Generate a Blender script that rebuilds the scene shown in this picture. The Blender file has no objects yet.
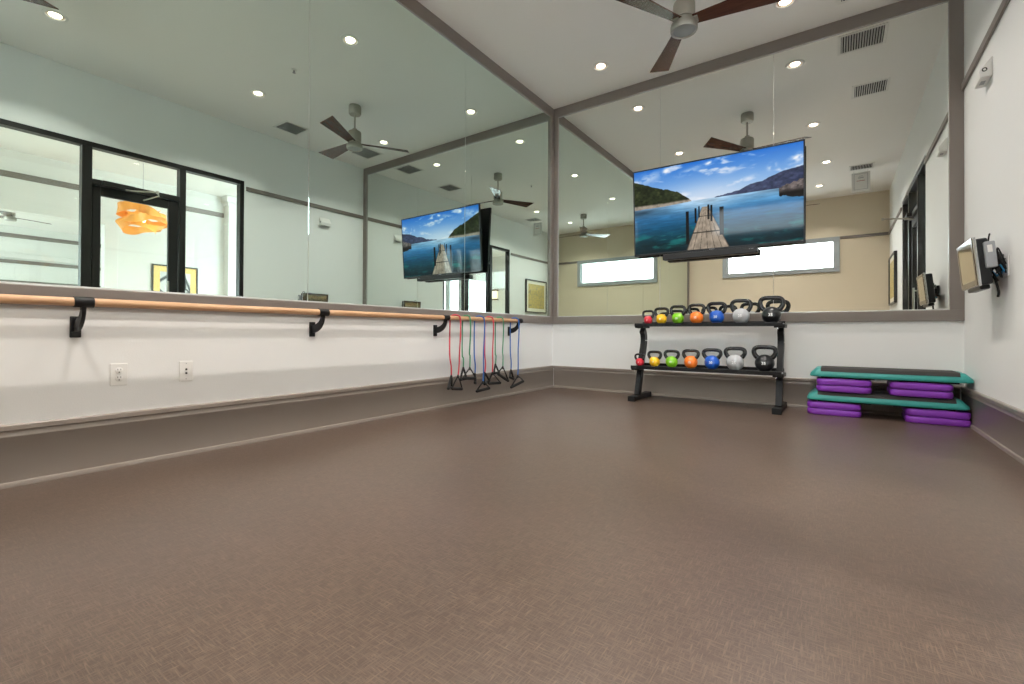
import bpy, bmesh, math, random
import numpy as np
from mathutils import Vector, Matrix
random.seed(7)
SC = bpy.context.scene
COL = SC.collection
PI = math.pi

# ------------------------------------------------------------------ camera, world, exposure
W, L, H = 3.943, 6.824, 3.66          # room width (x), length (-y), height
def make_camera():
    ya, pi_, ro = 0.6118, 0.0074, 0.0048
    F = Vector((-math.sin(ya)*math.cos(pi_), math.cos(ya)*math.cos(pi_), math.sin(pi_)))
    R = Vector((math.cos(ya), math.sin(ya), 0)); U = R.cross(F)
    R2 = R*math.cos(ro)+U*math.sin(ro); U2 = -R*math.sin(ro)+U*math.cos(ro)
    cd = bpy.data.cameras.new('camera'); co = bpy.data.objects.new('camera', cd); COL.objects.link(co)
    m = Matrix((R2, U2, -F)).transposed().to_4x4(); m.translation = Vector((3.0825, -5.3304, 0.7089))
    co.matrix_world = m
    cd.sensor_width = 36; cd.lens = 464.88/1024*36
    cd.shift_x = 0.0002; cd.shift_y = (329.56-342)/1024
    cd.clip_start = 0.02
    SC.camera = co
make_camera()
wd = bpy.data.worlds.new('daylight'); SC.world = wd; wd.use_nodes = True
bg = wd.node_tree.nodes['Background']; bg.inputs[0].default_value = (0.86, 0.93, 1.0, 1); bg.inputs[1].default_value = 13.0
SC.view_settings.view_transform = 'Standard'; SC.view_settings.look = 'None'
SC.view_settings.gamma = 1; SC.view_settings.use_curve_mapping = False
SC.view_settings.exposure = 0.48
SC.cycles.max_bounces = 14; SC.cycles.diffuse_bounces = 6; SC.cycles.glossy_bounces = 8
SC.cycles.transmission_bounces = 8; SC.cycles.transparent_max_bounces = 12
SC.cycles.caustics_reflective = True; SC.cycles.caustics_refractive = True
SC.cycles.sample_clamp_indirect = 4.0; SC.cycles.blur_glossy = 0.5
SC.cycles.use_denoising = True
LAMP_W, LAMP_COL = 9.2, (1.0, 0.93, 0.855)
LOBBY_W = 38.0

def portal(name, loc, rot, sx, sy):
    ld = bpy.data.lights.new(name, 'AREA'); ld.shape = 'RECTANGLE'; ld.size = sx; ld.size_y = sy
    ld.cycles.is_portal = True
    o = bpy.data.objects.new(name, ld); COL.objects.link(o); o.location = loc; o.rotation_euler = rot
portal('daylight_portal', (1.96, -L-0.14, 2.43), (PI/2, 0, PI), 2.3, 0.7)      # faces +y
portal('lobby_daylight_portal', (11.9, -9.14, 1.52), (PI/2, 0, PI), 7.4, 3.0)

# ------------------------------------------------------------------ materials
def nodes(m): return m.node_tree.nodes, m.node_tree.links
def mat(name, col, rough=0.5, metal=0.0, spec=0.5, emis=None, es=0.0, coat=0.0, var=0.0, vscale=8.0, bump=0.0, bscale=60.0, alpha=1.0):
    m = bpy.data.materials.new(name); m.use_nodes = True
    N, K = nodes(m); b = N['Principled BSDF']
    b.inputs['Base Color'].default_value = (*col, 1); b.inputs['Roughness'].default_value = rough
    b.inputs['Metallic'].default_value = metal; b.inputs['Specular IOR Level'].default_value = spec
    b.inputs['Coat Weight'].default_value = coat
    if emis: b.inputs['Emission Color'].default_value = (*emis, 1); b.inputs['Emission Strength'].default_value = es
    tc = N.new('ShaderNodeTexCoord')
    if var > 0:
        n = N.new('ShaderNodeTexNoise'); n.inputs['Scale'].default_value = vscale; n.inputs['Detail'].default_value = 4
        K.new(tc.outputs['Object'], n.inputs['Vector'])
        mx = N.new('ShaderNodeMix'); mx.data_type = 'RGBA'
        mx.inputs[6].default_value = (*[c*(1-var) for c in col], 1); mx.inputs[7].default_value = (*[min(1, c*(1+var)) for c in col], 1)
        K.new(n.outputs['Fac'], mx.inputs[0]); K.new(mx.outputs[2], b.inputs['Base Color'])
    if bump > 0:
        n2 = N.new('ShaderNodeTexNoise'); n2.inputs['Scale'].default_value = bscale; n2.inputs['Detail'].default_value = 3
        K.new(tc.outputs['Object'], n2.inputs['Vector'])
        bp = N.new('ShaderNodeBump'); bp.inputs['Strength'].default_value = bump; bp.inputs['Distance'].default_value = 0.002
        K.new(n2.outputs['Fac'], bp.inputs['Height']); K.new(bp.outputs['Normal'], b.inputs['Normal'])
    return m
def lin(r, g, b): return tuple(((c/255)/12.92 if c/255 < .04045 else ((c/255+.055)/1.055)**2.4) for c in (r, g, b))

M = {}
M['wall'] = mat('wall_paint', lin(228, 228, 227), .55, var=.02, vscale=1.5, bump=.25, bscale=160)
M['rearwall'] = mat('rear_wall_shaded_tan', lin(214, 200, 178), .55, var=.02, vscale=1.5, bump=.25, bscale=160)  # off-white wall coloured tan to carry the warm light and window-side shade
M['ceil'] = mat('ceiling_paint', lin(241, 239, 236), .7, var=.015, vscale=1.2, bump=.2, bscale=140)
M['trim'] = mat('taupe_trim_paint', lin(118, 109, 103), .38, var=.03, vscale=3)
M['base'] = mat('taupe_baseboard_paint', lin(128, 118, 110), .3, var=.03, vscale=3)
M['channel'] = mat('mirror_channel', (.85, .86, .86), .25, metal=.6)
M['black'] = mat('black_powder_coat', (.006, .006, .007), .42, spec=.3, var=.2, vscale=20)
M['alu'] = mat('dark_bronze_aluminium', (.014, .012, .011), .4, spec=.3)
M['winframe'] = mat('grey_window_frame', lin(150, 155, 158), .4)
M['gasket'] = mat('window_gasket', (.02, .02, .02), .6)
M['nickel'] = mat('brushed_nickel', (.40, .38, .33), .42, metal=.7, var=.04, vscale=30)
M['frost'] = mat('frosted_cap', (.30, .31, .29), .35)
M['whiteplastic'] = mat('white_plastic', (.78, .77, .75), .3)
M['greyplastic'] = mat('grey_plastic', (.32, .33, .35), .35)
M['darkplastic'] = mat('dark_plastic', (.008, .009, .011), .35, spec=.4)
M['rubber'] = mat('black_rubber', (.006, .006, .006), .6, spec=.3)
M['iron'] = mat('black_enamel_handle', (.010, .011, .014), .2, spec=.5, coat=.3)
M['slot'] = mat('dark_slot', (.01, .01, .01), .7)
M['chrome'] = mat('chrome', (.75, .76, .78), .15, metal=1)
M['lens'] = mat('lamp_lens', (.9, .85, .8), .4, emis=(1, .84, .68), es=9)
M['reflector'] = mat('lamp_reflector', (.80, .66, .55), .3, metal=.7)
M['lobbywall'] = mat('lobby_wall_paint', lin(228, 228, 225), .6, var=.02, vscale=1.2, bump=.1)
M['lobbyfloor'] = mat('lobby_floor_tile', lin(170, 160, 148), .35, var=.08, vscale=2)
M['purple'] = mat('purple_plastic', (.22, .035, .42), .38, var=.05, vscale=10)
M['teal'] = mat('teal_plastic', (.028, .27, .25), .4, var=.06, vscale=6)
M['grip'] = mat('black_rubber_mat', (.02, .018, .017), .75, bump=.8, bscale=400)

def kb_mat(n, c): return mat(n, c, .3, spec=.5, coat=.25, var=.04, vscale=25)
KC = {'red': kb_mat('red_vinyl', (.62, .015, .035)), 'yellow': kb_mat('yellow_vinyl', (.88, .50, .008)),
      'green': kb_mat('lime_vinyl', (.20, .52, .015)), 'orange': kb_mat('orange_vinyl', (.90, .20, .02)),
      'blue': kb_mat('blue_vinyl', (.008, .09, .48)), 'grey': kb_mat('grey_vinyl', (.42, .43, .45)),
      'black': kb_mat('black_vinyl', (.005, .006, .008))}
M['mark'] = mat('white_printed_mark', (.85, .85, .85), .4)
BC = {'r': mat('red_tube_rubber', (.55, .035, .06), .4, var=.08, vscale=30), 'g': mat('green_tube_rubber', (.05, .25, .12), .4, var=.08, vscale=30),
      'b': mat('blue_tube_rubber', (.02, .12, .42), .4, var=.08, vscale=30)}

def mirror_mat():
    m = bpy.data.materials.new('silvered_mirror'); m.use_nodes = True; N, K = nodes(m); b = N['Principled BSDF']
    b.inputs['Base Color'].default_value = (.745, .875, .82, 1); b.inputs['Metallic'].default_value = 1; b.inputs['Roughness'].default_value = 0.0
    return m
M['mirror'] = mirror_mat()
def mirror_mat2():
    m = mirror_mat(); m.name = 'silvered_mirror_clear'; m.node_tree.nodes['Principled BSDF'].inputs['Base Color'].default_value = (.86, .88, .845, 1); return m
M['mirror_b'] = mirror_mat2()
def glass_mat():
    m = bpy.data.materials.new('window_glass'); m.use_nodes = True; N, K = nodes(m)
    N.remove(N['Principled BSDF']); out = N['Material Output']
    t = N.new('ShaderNodeBsdfTransparent'); t.inputs[0].default_value = (.93, .95, .94, 1)
    g = N.new('ShaderNodeBsdfGlossy'); g.inputs['Roughness'].default_value = 0.0; g.inputs['Color'].default_value = (1, 1, 1, 1)
    f = N.new('ShaderNodeFresnel')
    ge = N.new('ShaderNodeNewGeometry'); ma = N.new('ShaderNodeMath'); ma.operation = 'MULTIPLY_ADD'; ma.inputs[1].default_value = -(1.5-1/1.5); ma.inputs[2].default_value = 1.5
    K.new(ge.outputs['Backfacing'], ma.inputs[0]); K.new(ma.outputs[0], f.inputs[0])
    mx = N.new('ShaderNodeMixShader'); K.new(f.outputs[0], mx.inputs[0]); K.new(t.outputs[0], mx.inputs[1]); K.new(g.outputs[0], mx.inputs[2])
    K.new(mx.outputs[0], out.inputs[0]); return m
M['glass'] = glass_mat()

def wood_mat(name, c1, c2, axis=(1, 1, 1), scale=1.0, rough=.35, spec=.5):
    m = bpy.data.materials.new(name); m.use_nodes = True; N, K = nodes(m); b = N['Principled BSDF']
    tc = N.new('ShaderNodeTexCoord'); mp = N.new('ShaderNodeMapping'); mp.inputs['Scale'].default_value = axis
    n = N.new('ShaderNodeTexNoise'); n.inputs['Scale'].default_value = scale; n.inputs['Detail'].default_value = 6; n.inputs['Roughness'].default_value = .65
    cr = N.new('ShaderNodeValToRGB'); cr.color_ramp.elements[0].position = .3; cr.color_ramp.elements[1].position = .7
    cr.color_ramp.elements[0].color = (*c1, 1); cr.color_ramp.elements[1].color = (*c2, 1)
    K.new(tc.outputs['Object'], mp.inputs[0]); K.new(mp.outputs[0], n.inputs['Vector']); K.new(n.outputs['Fac'], cr.inputs[0]); K.new(cr.outputs[0], b.inputs['Base Color'])
    b.inputs['Roughness'].default_value = rough; b.inputs['Specular IOR Level'].default_value = spec
    return m
M['barre'] = wood_mat('oak_barre', lin(176, 132, 96), lin(206, 166, 128), (8, .6, 8), 8, .35)
M['walnut'] = wood_mat('walnut_blade', (.050, .016, .009), (.10, .034, .018), (1.2, 16, 16), 3, .22, .6)
M['pictureframe'] = mat('dark_picture_frame', (.015, .013, .012), .35)
M['silverframe'] = mat('grey_picture_frame', lin(92, 88, 80), .3, metal=.3)
M['matboard'] = mat('picture_mat_board', lin(225, 220, 205), .8)

def floor_mat():
    m = bpy.data.materials.new('brown_woven_vinyl_floor'); m.use_nodes = True; N, K = nodes(m); b = N['Principled BSDF']
    tc = N.new('ShaderNodeTexCoord')
    def fib(sx, sy, sc):
        mp = N.new('ShaderNodeMapping'); mp.inputs['Scale'].default_value = (sx, sy, 1)
        # a soft warp makes the threads wander
        K.new(tc.outputs['Object'], mp.inputs[0])
        n = N.new('ShaderNodeTexNoise'); n.inputs['Scale'].default_value = sc; n.inputs['Detail'].default_value = 2; n.inputs['Roughness'].default_value = .6
        n.inputs['Distortion'].default_value = .6
        K.new(mp.outputs[0], n.inputs['Vector']); return n
    a = fib(2.4, 27.0, 9.0); c = fib(27.0, 2.4, 9.0)
    mxx = N.new('ShaderNodeMath'); mxx.operation = 'MAXIMUM'; K.new(a.outputs['Fac'], mxx.inputs[0]); K.new(c.outputs['Fac'], mxx.inputs[1])
    cr = N.new('ShaderNodeValToRGB'); e = cr.color_ramp.elements
    e[0].position = .46; e[0].color = (*lin(72, 58, 50), 1); e[1].position = .74; e[1].color = (*lin(104, 87, 75), 1)
    x = e.new(.58); x.color = (*lin(87, 72, 63), 1)
    K.new(mxx.outputs[0], cr.inputs[0])
    big = N.new('ShaderNodeTexNoise'); big.inputs['Scale'].default_value = 1.3; big.inputs['Detail'].default_value = 4
    K.new(tc.outputs['Object'], big.inputs['Vector'])
    mr = N.new('ShaderNodeMapRange'); mr.inputs[1].default_value = .3; mr.inputs[2].default_value = .7; mr.inputs[3].default_value = .88; mr.inputs[4].default_value = 1.1
    K.new(big.outputs['Fac'], mr.inputs[0])
    mul = N.new('ShaderNodeMix'); mul.data_type = 'RGBA'; mul.blend_type = 'MULTIPLY'; mul.inputs[0].default_value = 1
    K.new(cr.outputs[0], mul.inputs[6]); K.new(mr.outputs[0], mul.inputs[7]); K.new(mul.outputs[2], b.inputs['Base Color'])
    rr = N.new('ShaderNodeMapRange'); rr.inputs[3].default_value = .25; rr.inputs[4].default_value = .38; K.new(big.outputs['Fac'], rr.inputs[0]); K.new(rr.outputs[0], b.inputs['Roughness'])
    bp = N.new('ShaderNodeBump'); bp.inputs['Strength'].default_value = .25; bp.inputs['Distance'].default_value = .002
    K.new(mxx.outputs[0], bp.inputs['Height']); K.new(bp.outputs['Normal'], b.inputs['Normal'])
    return m
M['floor'] = floor_mat()

# ------------------------------------------------------------------ mesh helpers
def bx(bm, x0, x1, y0, y1, z0, z1, bev=0.0, seg=2, mi=0):
    bm.faces.layers.int.get('flat') or bm.faces.layers.int.new('flat')
    old = set(bm.faces)
    r = bmesh.ops.create_cube(bm, size=1.0)
    vs = r['verts']
    for v in vs:
        v.co.x = (x0+x1)/2 + v.co.x*(x1-x0); v.co.y = (y0+y1)/2 + v.co.y*(y1-y0); v.co.z = (z0+z1)/2 + v.co.z*(z1-z0)
    fs = {f for v in vs for f in v.link_faces}
    fl = bm.faces.layers.int.get('flat') or bm.faces.layers.int.new('flat')
    for f in fs: f.material_index = mi
    if bev > 0:
        es = list({e for v in vs for e in v.link_edges})
        bmesh.ops.bevel(bm, geom=es, offset=bev, segments=seg, affect='EDGES', profile=.5)
    for f in bm.faces:
        if f not in old: f[bm.faces.layers.int.get('flat')] = 1
    return vs
def box(*a, **k):
    bm = bmesh.new(); bx(bm, *a, **k); return bm
def prism(bm, pts, axis, a0, a1, mi=0):
    """pts: closed 2D outline; axis: extrusion axis 0/1/2; the 2D coords fill the other two axes in order"""
    def v3(p, a):
        c = [0, 0, 0]; o = [i for i in range(3) if i != axis]; c[axis] = a; c[o[0]] = p[0]; c[o[1]] = p[1]; return c
    A = [bm.verts.new(v3(p, a0)) for p in pts]; B = [bm.verts.new(v3(p, a1)) for p in pts]
    fs = [bm.faces.new(A), bm.faces.new(B[::-1])]
    n = len(pts)
    for i in range(n): fs.append(bm.faces.new((A[i], B[i], B[(i+1) % n], A[(i+1) % n])))
    for f in fs: f.material_index = mi
    return bm
def lathe(bm, prof, seg=32, c=(0, 0, 0), mi=0):
    rings = []
    for r, z in prof:
        if r < 1e-6: rings.append([bm.verts.new((c[0], c[1], c[2]+z))])
        else: rings.append([bm.verts.new((c[0]+r*math.cos(2*PI*k/seg), c[1]+r*math.sin(2*PI*k/seg), c[2]+z)) for k in range(seg)])
    for a, b in zip(rings, rings[1:]):
        for k in range(seg):
            k2 = (k+1) % seg
            if len(a) == 1 and len(b) == 1: continue
            if len(a) == 1: f = bm.faces.new((a[0], b[k], b[k2]))
            elif len(b) == 1: f = bm.faces.new((a[k], a[k2], b[0]))
            else: f = bm.faces.new((a[k], a[k2], b[k2], b[k]))
            f.material_index = mi
    return bm
def tube(bm, pts, r, seg=10, cap=True, mi=0, closed=False):
    pts = [Vector(p) for p in pts]; n = len(pts)
    rs = r if isinstance(r, (list, tuple)) else [r]*n
    T = []
    for i in range(n):
        a = pts[(i-1) % n] if (closed or i > 0) else pts[i]; b = pts[(i+1) % n] if (closed or i < n-1) else pts[i]
        T.append((b-a).normalized())
    up = Vector((0, 0, 1)) if abs(T[0].z) < .9 else Vector((1, 0, 0))
    nrm = (up - T[0]*up.dot(T[0])).normalized()
    rings = []
    for i in range(n):
        nrm = (nrm - T[i]*nrm.dot(T[i])).normalized(); bn = T[i].cross(nrm)
        rings.append([bm.verts.new(pts[i] + (nrm*math.cos(2*PI*k/seg)+bn*math.sin(2*PI*k/seg))*rs[i]) for k in range(seg)])
    m = n if closed else n-1
    for i in range(m):
        a, b = rings[i], rings[(i+1) % n]
        for k in range(seg):
            f = bm.faces.new((a[k], a[(k+1) % seg], b[(k+1) % seg], b[k])); f.material_index = mi
    if cap and not closed:
        bm.faces.new(rings[0][::-1]).material_index = mi; bm.faces.new(rings[-1]).material_index = mi
    return bm
def ribbon(bm, pts, dirs, w, t, mi=0, closed=False):
    """flat strap of width w (along dirs) and thickness t"""
    pts = [Vector(p) for p in pts]; n = len(pts); rings = []
    for i in range(n):
        a = pts[(i-1) % n] if (closed or i > 0) else pts[i]; b = pts[(i+1) % n] if (closed or i < n-1) else pts[i]
        T = (b-a).normalized(); d = Vector(dirs[i] if isinstance(dirs, list) else dirs); d = (d-T*d.dot(T)).normalized(); q = T.cross(d)
        rings.append([bm.verts.new(pts[i]+d*sx*w/2+q*sy*t/2) for sx, sy in ((-1, -1), (1, -1), (1, 1), (-1, 1))])
    m = n if closed else n-1
    for i in range(m):
        a, b = rings[i], rings[(i+1) % n]
        for k in range(4): bm.faces.new((a[k], a[(k+1) % 4], b[(k+1) % 4], b[k])).material_index = mi
    if not closed: bm.faces.new(rings[0][::-1]); bm.faces.new(rings[-1])
    return bm
def obj(name, bm, m, parent=None, loc=None, rot=None, smooth=True, kind=None, ang=38):
    bmesh.ops.recalc_face_normals(bm, faces=bm.faces)
    if smooth:
        fl = bm.faces.layers.int.get('flat')
        for f in bm.faces: f.smooth = not (fl and f[fl])
        for e in bm.edges:
            if len(e.link_faces) == 2 and e.calc_face_angle(0) > math.radians(ang): e.smooth = False
    me = bpy.data.meshes.new(name); bm.to_mesh(me); bm.free()
    for x in (m if isinstance(m, (list, tuple)) else [m]): me.materials.append(x)
    o = bpy.data.objects.new(name, me); COL.objects.link(o)
    if parent: o.parent = parent
    if loc: o.location = loc
    if rot: o.rotation_euler = rot
    if kind: o['kind'] = kind
    return o
def struct(name, bm, m, parent=None, **k):
    return obj(name, bm, m, parent, kind=None if parent else 'structure', **k)
def tag(o, label, cat, group=None):
    o['label'] = label; o['category'] = cat
    if group: o['group'] = group
    return o
def thing(name, label, cat, loc=(0, 0, 0), rot=(0, 0, 0), group=None):
    o = bpy.data.objects.new(name, None); COL.objects.link(o); o.location = loc; o.rotation_euler = rot
    o.empty_display_size = .05
    return tag(o, label, cat, group)
def dup(root, loc, label=None, rot=None, group=None):
    r = root.copy(); COL.objects.link(r); r.location = loc
    if rot: r.rotation_euler = rot
    if label: r['label'] = label
    if group: r['group'] = group
    for ch in list(root.children):
        c = ch.copy(); COL.objects.link(c); c.parent = r
        for g in list(ch.children):
            d = g.copy(); COL.objects.link(d); d.parent = c
    return r

# ------------------------------------------------------------------ the room shell
T = .14
LX1, LY0, LY1 = 16.0, -9.0, 2.0       # lobby extents beyond the storefront
struct('floor', box(-T, W+.05, -L-T, T, -.10, 0), M['floor'])
struct('floor_lobby', box(W+.05, LX1+T, LY0-T, LY1+T, -.10, 0), M['lobbyfloor'])
struct('ceiling', box(-T, LX1+T, LY0-T, LY1+T, H, H+.12), M['ceil'])
struct('wall_left', box(-T, 0, -L-T, T, 0, H), M['wall'])
struct('wall_back', box(0, W, 0, T, 0, H), M['wall'])
# right wall with the storefront opening
SY0, SY1, SZ = -2.07, -4.58, 2.884
bm = bmesh.new(); bx(bm, W, W+T, SY0, T, 0, H); bx(bm, W, W+T, -L-T, SY1, 0, H); bx(bm, W, W+T, SY1, SY0, SZ, H)
struct('wall_right', bm, M['wall'])
# rear wall with a clerestory window
CX0, CX1, CZ0, CZ1 = .818, 3.097, 2.076, 2.786
bm = bmesh.new(); bx(bm, 0, CX0, -L-T, -L, 0, H); bx(bm, CX1, W, -L-T, -L, 0, H); bx(bm, CX0, CX1, -L-T, -L, 0, CZ0); bx(bm, CX0, CX1, -L-T, -L, CZ1, H)
struct('wall_rear', bm, M['rearwall'])
def window_frame(name, x0, x1, z0, z1, y0, y1, w, m, bars=(), bw=.05):
    bm = bmesh.new()
    bx(bm, x0, x1, y0, y1, z0, z0+w, .004); bx(bm, x0, x1, y0, y1, z1-w, z1, .004)
    bx(bm, x0, x0+w, y0, y1, z0+w, z1-w, .004); bx(bm, x1-w, x1, y0, y1, z0+w, z1-w, .004)
    for b0, b1 in bars: bx(bm, b0, b1, y0, y1, z0+w, z1-w, .004)
    return struct(name, bm, m)
wf = window_frame('window_1', CX0-.02, CX1+.02, CZ0-.02, CZ1+.02, -L-.02, -L+.03, .10, M['winframe'])
bm = bmesh.new(); bx(bm, CX0+.075, CX0+.10, -L-.10, -L-.02, CZ0+.08, CZ1-.08)
bx(bm, CX0+.14, CX0+.155, -L-.10, -L-.06, CZ0+.08, CZ1-.08); bx(bm, CX1-.10, CX1-.075, -L-.10, -L-.02, CZ0+.08, CZ1-.08)
obj('sash', bm, M['winframe'], wf)
obj('pane', box(CX0+.06, CX1-.06, -L-.086, -L-.08, CZ0+.06, CZ1-.06), M['glass'], wf, smooth=False)

# baseboards: tall board with a stepped cap and a shoe moulding (profile in distance-from-wall, z)
BP = [(0, 0), (.030, 0), (.030, .012), (.026, .020), (.016, .024), (.016, .222), (.019, .226), (.019, .232), (.016, .236), (.016, .252), (.024, .258), (.024, .278), (.018, .284), (0, .284)]
prism_b = lambda pts, ax, a0, a1: prism(bmesh.new(), pts, ax, a0, a1)
struct('baseboard_left', prism_b(BP, 1, -L+.03, 0), M['base'])
struct('baseboard_back', prism_b([(-d, z) for d, z in BP], 0, .03, W-.03), M['base'])
struct('baseboard_right', prism_b([(W-d, z) for d, z in BP], 1, SY0+.01, 0), M['base'])
struct('baseboard_right', prism_b([(W-d, z) for d, z in BP], 1, -L+.03, SY1-.01), M['base'])
struct('baseboard_rear', prism_b([(-L+d, z) for d, z in BP], 0, .03, W-.03), M['base'])
# picture rail
RZ0, RZ1 = 2.745, 2.806
struct('trim_1', box(W-.018, W, SY0+.02, -.022, RZ0, RZ1, bev=.003), M['trim'])
struct('trim_2', box(W-.018, W, -L, SY1-.02, RZ0, RZ1, bev=.003), M['trim'])
struct('trim_3', box(CX1+.022, W-.018, -L, -L+.018, RZ0, RZ1, bev=.003), M['trim'])
struct('trim_4', box(.0, CX0-.022, -L, -L+.018, RZ0, RZ1, bev=.003), M['trim'])

# mirror frames (flat taupe boards) -- left wall
FB, FT, FS, FD = .828, .120, .093, .022
struct('trim_5', box(0, FD, -L, 0, FB, FB+FS, bev=.003), M['trim'])
struct('trim_6', box(0, FD, -L, 0, H-FT, H, bev=.003), M['trim'])
struct('trim_7', box(0, FD, -FS, 0, FB+FS, H-FT, bev=.003), M['trim'])
struct('trim_8', box(0, FD, -L, -L+FS, FB+FS, H-FT, bev=.003), M['trim'])
# back wall
struct('trim_9', box(FD, W, -FD, 0, FB, FB+FS, bev=.003), M['trim'])
struct('trim_10', box(FD, W, -FD, 0, H-FT, H, bev=.003), M['trim'])
struct('trim_11', box(FD, FS-.01, -FD, 0, FB+FS, H-FT, bev=.003), M['trim'])
struct('trim_12', box(W-FS, W, -FD, 0, FB+FS, H-FT, bev=.003), M['trim'])
# mirror panels
def panel_y(y0, y1, label, n):
    g = .0018
    o = obj('wall_mirror', box(.001, .006, y0+g, y1-g, FB+FS-.005, H-FT+.005, bev=.0012, seg=1), M['mirror'], smooth=False)
    tag(o, label, 'mirror', None); return o
ys = [-.090, -1.778, -3.466, -5.153, -L+.09]
labs = ['tall mirror panel on the barre wall nearest the room corner', 'tall mirror panel on the barre wall, second from the corner, reflecting the ceiling fan',
        'tall mirror panel on the barre wall reflecting the dark framed glass door', 'tall mirror panel on the barre wall beside the clerestory window wall']
for i in range(4): panel_y(ys[i+1], ys[i], labs[i], i)
xs = [.080, 1.415, 2.553, W-.09]
labs = ['tall mirror panel on the television wall next to the barre wall corner', 'tall middle mirror panel directly behind the wide television', 'tall mirror panel on the television wall next to the tablet console wall']
for i in range(3):
    o = obj('wall_mirror', box(xs[i]+.0012, xs[i+1]-.0012, -.006, -.001, FB+FS-.005, H-FT+.005, bev=.0012, seg=1), M['mirror_b'], smooth=False); tag(o, labs[i], 'mirror')
# bright J channels holding the mirrors
bm = bmesh.new(); bx(bm, .002, .012, -L+FS, -FS, FB+FS-.002, FB+FS+.009); bx(bm, .002, .010, -L+FS, -FS, H-FT-.008, H-FT+.002)
struct('trim_13', bm, M['channel'])
bm = bmesh.new(); bx(bm, FS-.01, W-FS, -.012, -.002, FB+FS-.002, FB+FS+.009); bx(bm, FS-.01, W-FS, -.010, -.002, H-FT-.008, H-FT+.002)
bx(bm, FS-.012, FS-.006, -.010, -.002, FB+FS, H-FT); bx(bm, W-FS-.004, W-FS+.002, -.010, -.002, FB+FS, H-FT)
struct('trim_14', bm, M['channel'])

# ------------------------------------------------------------------ storefront in the right wall
X0, X1 = W+.005, W+.115
def bar(bm, y0, y1, z0, z1, x0=X0, x1=X1): bx(bm, x0, x1, min(y0, y1), max(y0, y1), z0, z1, .003, 1)
bm = bmesh.new()
J = .055
bar(bm, SY0-J, SY0, 0, SZ); bar(bm, SY1, SY1+J, 0, SZ)
bar(bm, SY1+J, SY0-J, SZ-J, SZ)
bar(bm, -2.87, -2.80, 0, SZ-J); bar(bm, -3.83, -3.74, 0, SZ-J)
bar(bm, -3.74, -2.87, 2.405, 2.465)
bar(bm, -2.80, SY0-J, 0, .11); bar(bm, SY1+J, -3.83, 0, .11)
sf = struct('window_2', bm, M['alu'])
for (a, b, z0, z1) in ((-2.80, SY0-J, .11, SZ-J), (SY1+J, -3.83, .11, SZ-J), (-3.74, -2.87, 2.465, SZ-J)):
    obj('pane', box(W+.055, W+.063, a-.006, b+.006, z0-.006, z1+.006), M['glass'], sf, smooth=False)
bm = bmesh.new()
XD0, XD1 = W+.035, W+.08
def dbar(y0, y1, z0, z1): bx(bm, XD0, XD1, y0, y1, z0, z1, .004, 1)
dbar(-3.732, -3.655, .01, 2.40); dbar(-2.985, -2.878, .01, 2.40); dbar(-3.655, -2.985, 2.29, 2.40); dbar(-3.655, -2.985, .01, .25)
dr = struct('door_1', bm, M['alu'])
obj('pane', box(W+.052, W+.060, -3.661, -2.979, .244, 2.296), M['glass'], dr, smooth=False)
bm = bmesh.new(); tube(bm, [(W-.02, -3.0, .95), (W-.02, -3.0, 1.35)], .012, 12); tube(bm, [(W-.02, -3.0, .99), (W+.04, -3.0, .99)], .009, 8); tube(bm, [(W-.02, -3.0, 1.31), (W+.04, -3.0, 1.31)], .009, 8)
obj('door_handle', bm, M['nickel'], dr)
bm = bmesh.new(); bx(bm, W-.055, W+.004, -3.66, -3.36, 2.405, 2.455, .006)
cl = obj('door_closer', bm, M['alu'], dr)
bm = bmesh.new(); tube(bm, [(W-.03, -3.44, 2.40), (W-.10, -3.40, 2.385), (W-.33, -3.22, 2.375)], .010, 8); tube(bm, [(W-.33, -3.22, 2.375), (W-.22, -3.17, 2.36), (W+.03, -3.25, 2.33)], .008, 8)
lathe(bm, [(0, -.012), (.016, -.012), (.016, .02), (0, .02)], 12, (W-.33, -3.22, 2.37))
obj('closer_arm', bm, M['nickel'], cl)

# ------------------------------------------------------------------ lobby shell beyond the storefront
XA = 8.0
bm = bmesh.new(); bx(bm, XA, XA+.2, -2.64, LY1, 0, H); bx(bm, XA, XA+.2, LY0, -2.64, 2.681, H)
struct('wall_lobby_middle', bm, M['lobbywall'])
struct('wall_lobby_front', box(W+T, LX1+T, LY1, LY1+T, 0, H), M['lobbywall'])
struct('wall_lobby_far', box(LX1, LX1+T, LY0, LY1, 0, H), M['lobbywall'])
GX0, GX1 = 8.2, 15.6
bm = bmesh.new(); bx(bm, W, GX0, LY0-T, LY0, 0, H); bx(bm, GX1, LX1+T, LY0-T, LY0, 0, H); bx(bm, GX0, GX1, LY0-T, LY0, 3.04, H)
struct('wall_lobby_rear', bm, M['lobbywall'])
struct('wall_lobby_side', box(W, W+T, LY0, -L-T, 0, H), M['lobbywall'])
struct('trim_15', box(XA-.02, XA, LY0, -.62, 3.21, 3.31, bev=.003), M['trim'])
struct('trim_16', box(LX1-.02, LX1, LY0, LY1, 3.335, 3.45), M['trim'])
bm = bmesh.new(); bx(bm, LX1-.05, LX1, LY0, LY1, 2.75, 2.90, .02)
struct('trim_17', bm, M['whiteplastic'])
struct('trim_18', box(LX1-.03, LX1, LY0, LY1, 2.61, 2.71), M['trim'])
struct('trim_19', box(LX1-.03, LX1, LY0, LY1, 2.05, 2.13), M['trim'])
struct('trim_20', box(XA-.03, XA, -2.645, -2.45, 0, 2.68, bev=.004), M['whiteplastic'])
window_frame('window_3', GX0, GX1, 0, 3.04, LY0-.10, LY0-.02, .06, M['winframe'], bars=((9.43, 9.68), (10.15, 10.41), (12.2, 12.45), (14.1, 14.3)))
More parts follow.
